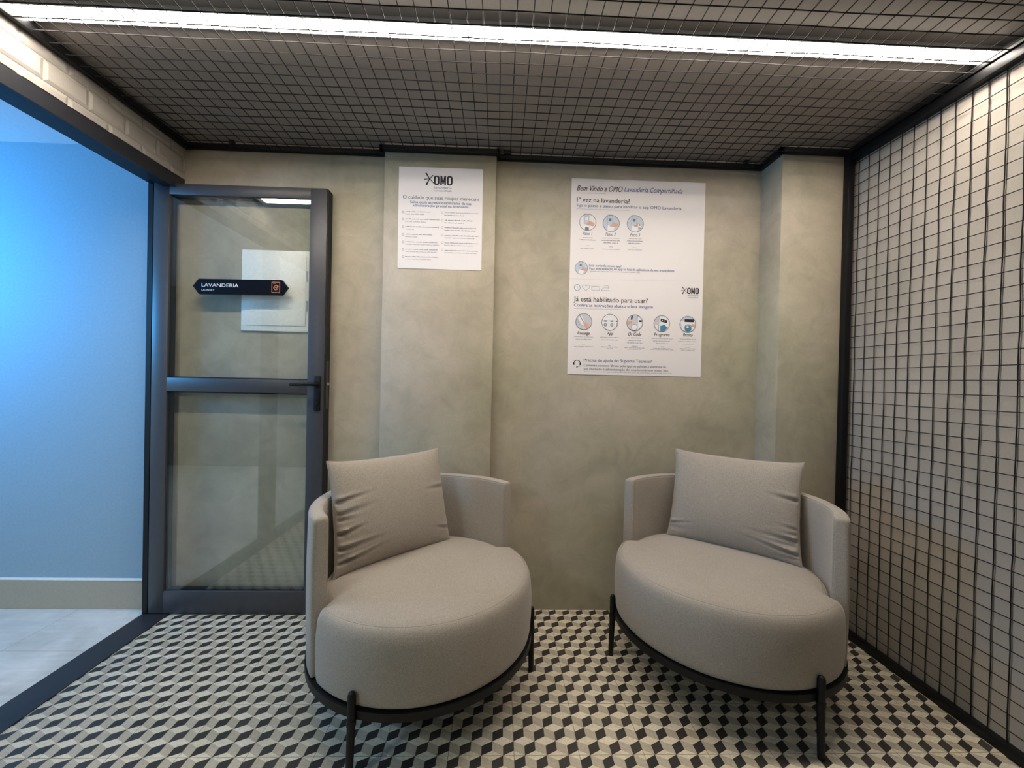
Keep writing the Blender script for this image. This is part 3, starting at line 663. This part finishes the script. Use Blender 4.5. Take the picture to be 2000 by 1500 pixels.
# ------------------------------------------------------------------ armchairs
A_, BF, BB = .403, .375, .402
def ell(th, a, bf, bb):
    s_, c_ = math.sin(th), math.cos(th); return (a*c_, (bf if s_ > 0 else bb)*s_)
def make_chair(loc, rz, label):
    t = tag(empty('tub_armchair', loc, rz), label, 'armchair', 'grey tub armchairs')
    # curved shell: section swept along the back half of the outline
    N = 64; TH = .046; Z0, Z1 = .202, .700; rings = []
    def sec(th, sh=0.0, dy=0.0):
        xo, yo = ell(th, A_, BF, BB); n = Vector((xo/A_**2, yo/BB**2)).normalized() if yo < -1e-6 else Vector((math.copysign(1, xo), 0))
        lo, hi = 0+sh, TH-sh; rr = min(.013, (hi-lo)/2-.001); out = []; zl, zh = Z0+sh, Z1-sh
        prof = []
        for (cx, cz, a0) in ((lo+rr, zh-rr, 180), (hi-rr, zh-rr, 90)):
            for k in range(5):
                an = R(a0-90*k/4); prof.append((cx+rr*math.cos(an), cz+rr*math.sin(an)))
        prof = prof + [(hi, .60), (hi, .52), (hi, .44), (hi, .32), (hi, zl+.004), (hi-.004, zl), (lo+.004, zl), (lo, zl+.004), (lo, .32), (lo, .44), (lo, .55), (lo, .64)]
        for d, z in prof:
            bul = .004*math.sin(math.pi*min(1, max(0, (z-Z0)/(Z1-Z0))))*(1 if d < TH/2 else 0)
            out.append((xo-n.x*(d-bul), yo-n.y*(d-bul)+dy, z))
        return out
    yend = .0
    for sh, dy in ((.012, .009), (.006, .0075), (.002, .004), (0, 0)): rings.append(sec(0, sh, dy))
    for k in range(1, N): rings.append(sec(-math.pi*k/N))
    for sh, dy in ((0, 0), (.002, .004), (.006, .0075), (.012, .009)): rings.append(sec(-math.pi, sh, dy))
    mb = MB(); mb.rings(rings)
    sh_o = mb.build('back_shell', FABRIC, t, smooth=True, angle=50)
    mb = MB()      # piping along both front edges and the inner top edge
    top = []
    for k in range(0, N+1):
        th = -math.pi*k/N; xo, yo = ell(th, A_, BF, BB); n = Vector((xo/A_**2, yo/BB**2)).normalized() if 0 < k < N else Vector((math.copysign(1, xo), 0))
        top.append((xo-n.x*(TH-.004), yo-n.y*(TH-.004), Z1-.004))
    mb.tube([(top[0][0], top[0][1]+.005, .46)] + [(top[0][0], top[0][1]+.005, z) for z in (.55, .64, .685)] + top + [(top[-1][0], top[-1][1]+.005, z) for z in (.685, .64, .55, .46)], .0021, 6)
    mb.build('piping', FABRIC, sh_o, smooth=True)
    # seat: full ellipse in front of the arms, narrower where it sits inside the shell
    NS = 128
    def outline(ins):
        pts = []
        for k in range(NS):
            th = 2*math.pi*k/NS; s_ = math.sin(th)
            xo, yo = ell(th, A_-.003, BF, BB)
            xi, yi = ell(th, A_-TH-.001, BF-.03, BB-TH-.001)
            wgt = min(1, max(0, (s_-.015)/.085)); wgt = wgt*wgt*(3-2*wgt)
            x = xi+(xo-xi)*wgt; y = yi+(yo-yi)*wgt
            m_ = min(1, max(0, (ins-.024)/.10)); m_ = m_*m_*(3-2*m_)
            ex, ey = ell(th, A_-.03, BF-.012, BB-.03)
            x = x+(ex-x)*m_; y = y+(ey-y)*m_
            L = math.hypot(x, y); f = max(.0, 1-ins/L); pts.append((x*f, y*f))
        return pts
    lev = [(.030, .2005), (.010, .201), (.003, .208), (.0, .222), (-.003, .27), (-.004, .31), (-.003, .35), (.0, .385), (.004, .405), (.010, .418), (.017, .4255), (.021, .4275), (.0225, .4262), (.026, .4285), (.045, .4345), (.08, .4405), (.13, .4455), (.19, .449), (.26, .451), (.34, .452)]
    mb = MB(); mb.rings([[(x, y, z) for x, y in outline(i_)] for i_, z in lev])
    seat = mb.build('seat_cushion', FABRIC, t, smooth=True, angle=60)
    mb = MB(); mb.tube([(x, y, .4272) for x, y in outline(.0215)], .0014, 6, closed=True); mb.build('piping', FABRIC, seat, smooth=True)
    # black ring frame
    mb = MB(); rr = []
    NR = 96
    for (o_, z) in ((-.004, .199), (-.004, .174), (.018, .174), (.018, .199)):
        rr.append([(ell(2*math.pi*k/NR, A_-o_, BF-o_, BB-o_)[0], ell(2*math.pi*k/NR, A_-o_, BF-o_, BB-o_)[1], z) for k in range(NR)])
    rr.append(rr[0]); mb.rings(rr, cap=False)
    pan = [(ell(2*math.pi*k/NR, A_-.02, BF-.02, BB-.02)) for k in range(NR)]
    mb.rings([[(x, y, .188) for x, y in pan], [(x, y, .1995) for x, y in pan]])
    mb.build('base_ring', BLACK, t, smooth=True)
    for sx, sy in ((-.350, .204), (.350, .204), (-.300, -.294), (.300, -.294)):
        mb = MB(); ox = .004*(1 if sx > 0 else -1)
        mb.tube([(sx+ox, sy, .0), (sx+ox, sy, .004), (sx+ox*.5, sy, .08), (sx, sy, .160), (sx, sy, .161), (sx, sy, .176), (sx, sy, .1765), (sx, sy, .243), (sx, sy, .252), (sx, sy, .256)],
                [.0095, .0105, .0108, .0118, .0135, .0135, .0115, .0115, .0085, .003], 20)
        mb.build('leg', BLACK, t, smooth=True)
    return t
def rz_of(fx, fy): return math.atan2(-fx, fy)
RZL, RZR = rz_of(.633, -.774), rz_of(-.679, -.734)
chL = make_chair((-.3236, -.498, 0), RZL, 'grey fabric tub armchair beside the open glass door, turned toward the wire wall')
chR = make_chair((.8198, -.4292, 0), RZR, 'grey fabric tub armchair under the large poster, beside the wire wall')

def make_pillow(loc, rz, tilt, label, hw, hh, seed, main, tw=0.0):
    rn = random.Random(seed); n = 84; T = .078
    folds = [(main if rn.random() < .72 else -main, rn.uniform(-.88, .35), rn.uniform(-.10, .30), rn.uniform(.13, .34), rn.uniform(.005, .011), rn.uniform(.028, .045)) for _ in range(10)]
    folds += [(main, -.80, .22, .42, .016, .030), (main, -.55, .10, .38, .013, .034), (-main, -.70, .25, .25, .010, .030)]
    def P(u, v, side):
        x = hw*u*(1-.045*(1-v*v)) ; z = hh*v*(1-(.030 if v > 0 else .015)*(1-u*u)); x *= 1-.022*max(0, v)
        x += .004*u*abs(u)**5*abs(v)**5*1.0; z += (.007 if v > 0 else .003)*(abs(v)**6)*(abs(u)**5)*(1 if v > 0 else -1)
        e = max(0, 1-u*u)**.48*max(0, 1-v*v)**.44
        th = T*e*(1.0+.10*(-v))
        f = 0
        for sd, vc, slo, ln, am, wd in folds:
            a = (1-sd*u)             # distance from that side edge
            d = v-(vc+slo*a)
            f -= am*math.exp(-(d/wd)**2)*math.exp(-(a/ln)**2)*min(1, a/.05)
            f += am*.6*math.exp(-((d-wd*1.6)/wd)**2)*math.exp(-(a/ln)**2)*min(1, a/.05)
        y = side*(th+f*min(1, e*3)) if side > 0 else -th*.9
        y += .018*(u*u)*1.0 - .012       # ends curl forward slightly with the shell
        return (x, y, z+hh)
    mb = MB(); 
    g = [-1+2*i/n for i in range(n+1)]; g = [math.copysign(1-(1-abs(t_))**1.35, t_) for t_ in g]
    fr = [[P(u, v, 1) for u in g] for v in g]; bk = [[P(u, v, -1) for u in g] for v in g]
    vs = [p for r_ in fr for p in r_] + [p for r_ in bk for p in r_]; K = (n+1)**2; fs = []
    for j in range(n):
        for i in range(n):
            k = j*(n+1)+i; fs.append((k, k+n+1, k+n+2, k+1)); fs.append((K+k, K+k+1, K+k+n+2, K+k+n+1))
    for i in range(n):
        for a, b2 in ((i, i+1), (n*(n+1)+i+1, n*(n+1)+i), ((i+1)*(n+1), i*(n+1)), (i*(n+1)+n, (i+1)*(n+1)+n)): fs.append((a, b2, K+b2, K+a))
    mb.add(vs, fs)
    bm_me = mb.build('pillow', FABRIC, None, smooth=True, angle=80)
    bmm = bmesh.new(); bmm.from_mesh(bm_me.data); bmesh.ops.remove_doubles(bmm, verts=bmm.verts, dist=1e-5)
    bmesh.ops.recalc_face_normals(bmm, faces=bmm.faces); bmm.to_mesh(bm_me.data); bmm.free()
    bm_me.location = loc; bm_me.rotation_euler = (tilt, tw, rz)
    tag(bm_me, label, 'pillow', 'grey pillows on the armchairs')
    # seam running round the edge
    ed = [P(u, -1, 1) for u in g] + [P(1, v, 1) for v in g[1:]] + [P(u, 1, 1) for u in g[::-1][1:]] + [P(-1, v, 1) for v in g[::-1][1:-1]]
    mb = MB(); mb.tube(ed, .0020, 6, closed=True); mb.build('seam', FABRIC, bm_me, smooth=True)
    return bm_me
def local(loc, rz, x, y): c_, s_ = math.cos(rz), math.sin(rz); return (loc[0]+c_*x-s_*y, loc[1]+s_*x+c_*y)
a = local((-.3236, -.498), RZL, .047, -.150); make_pillow((a[0], a[1], .437), RZL+R(5.4), R(13), 'square grey fabric pillow leaning in the armchair nearest the glass door', .250, .198, 5, 1)
a = local((.8198, -.4292), RZR, .0, -.160); make_pillow((a[0], a[1], .437), RZR+R(2.9), R(13), 'square grey fabric pillow leaning in the armchair beside the wire wall', .255, .198, 9, -1)
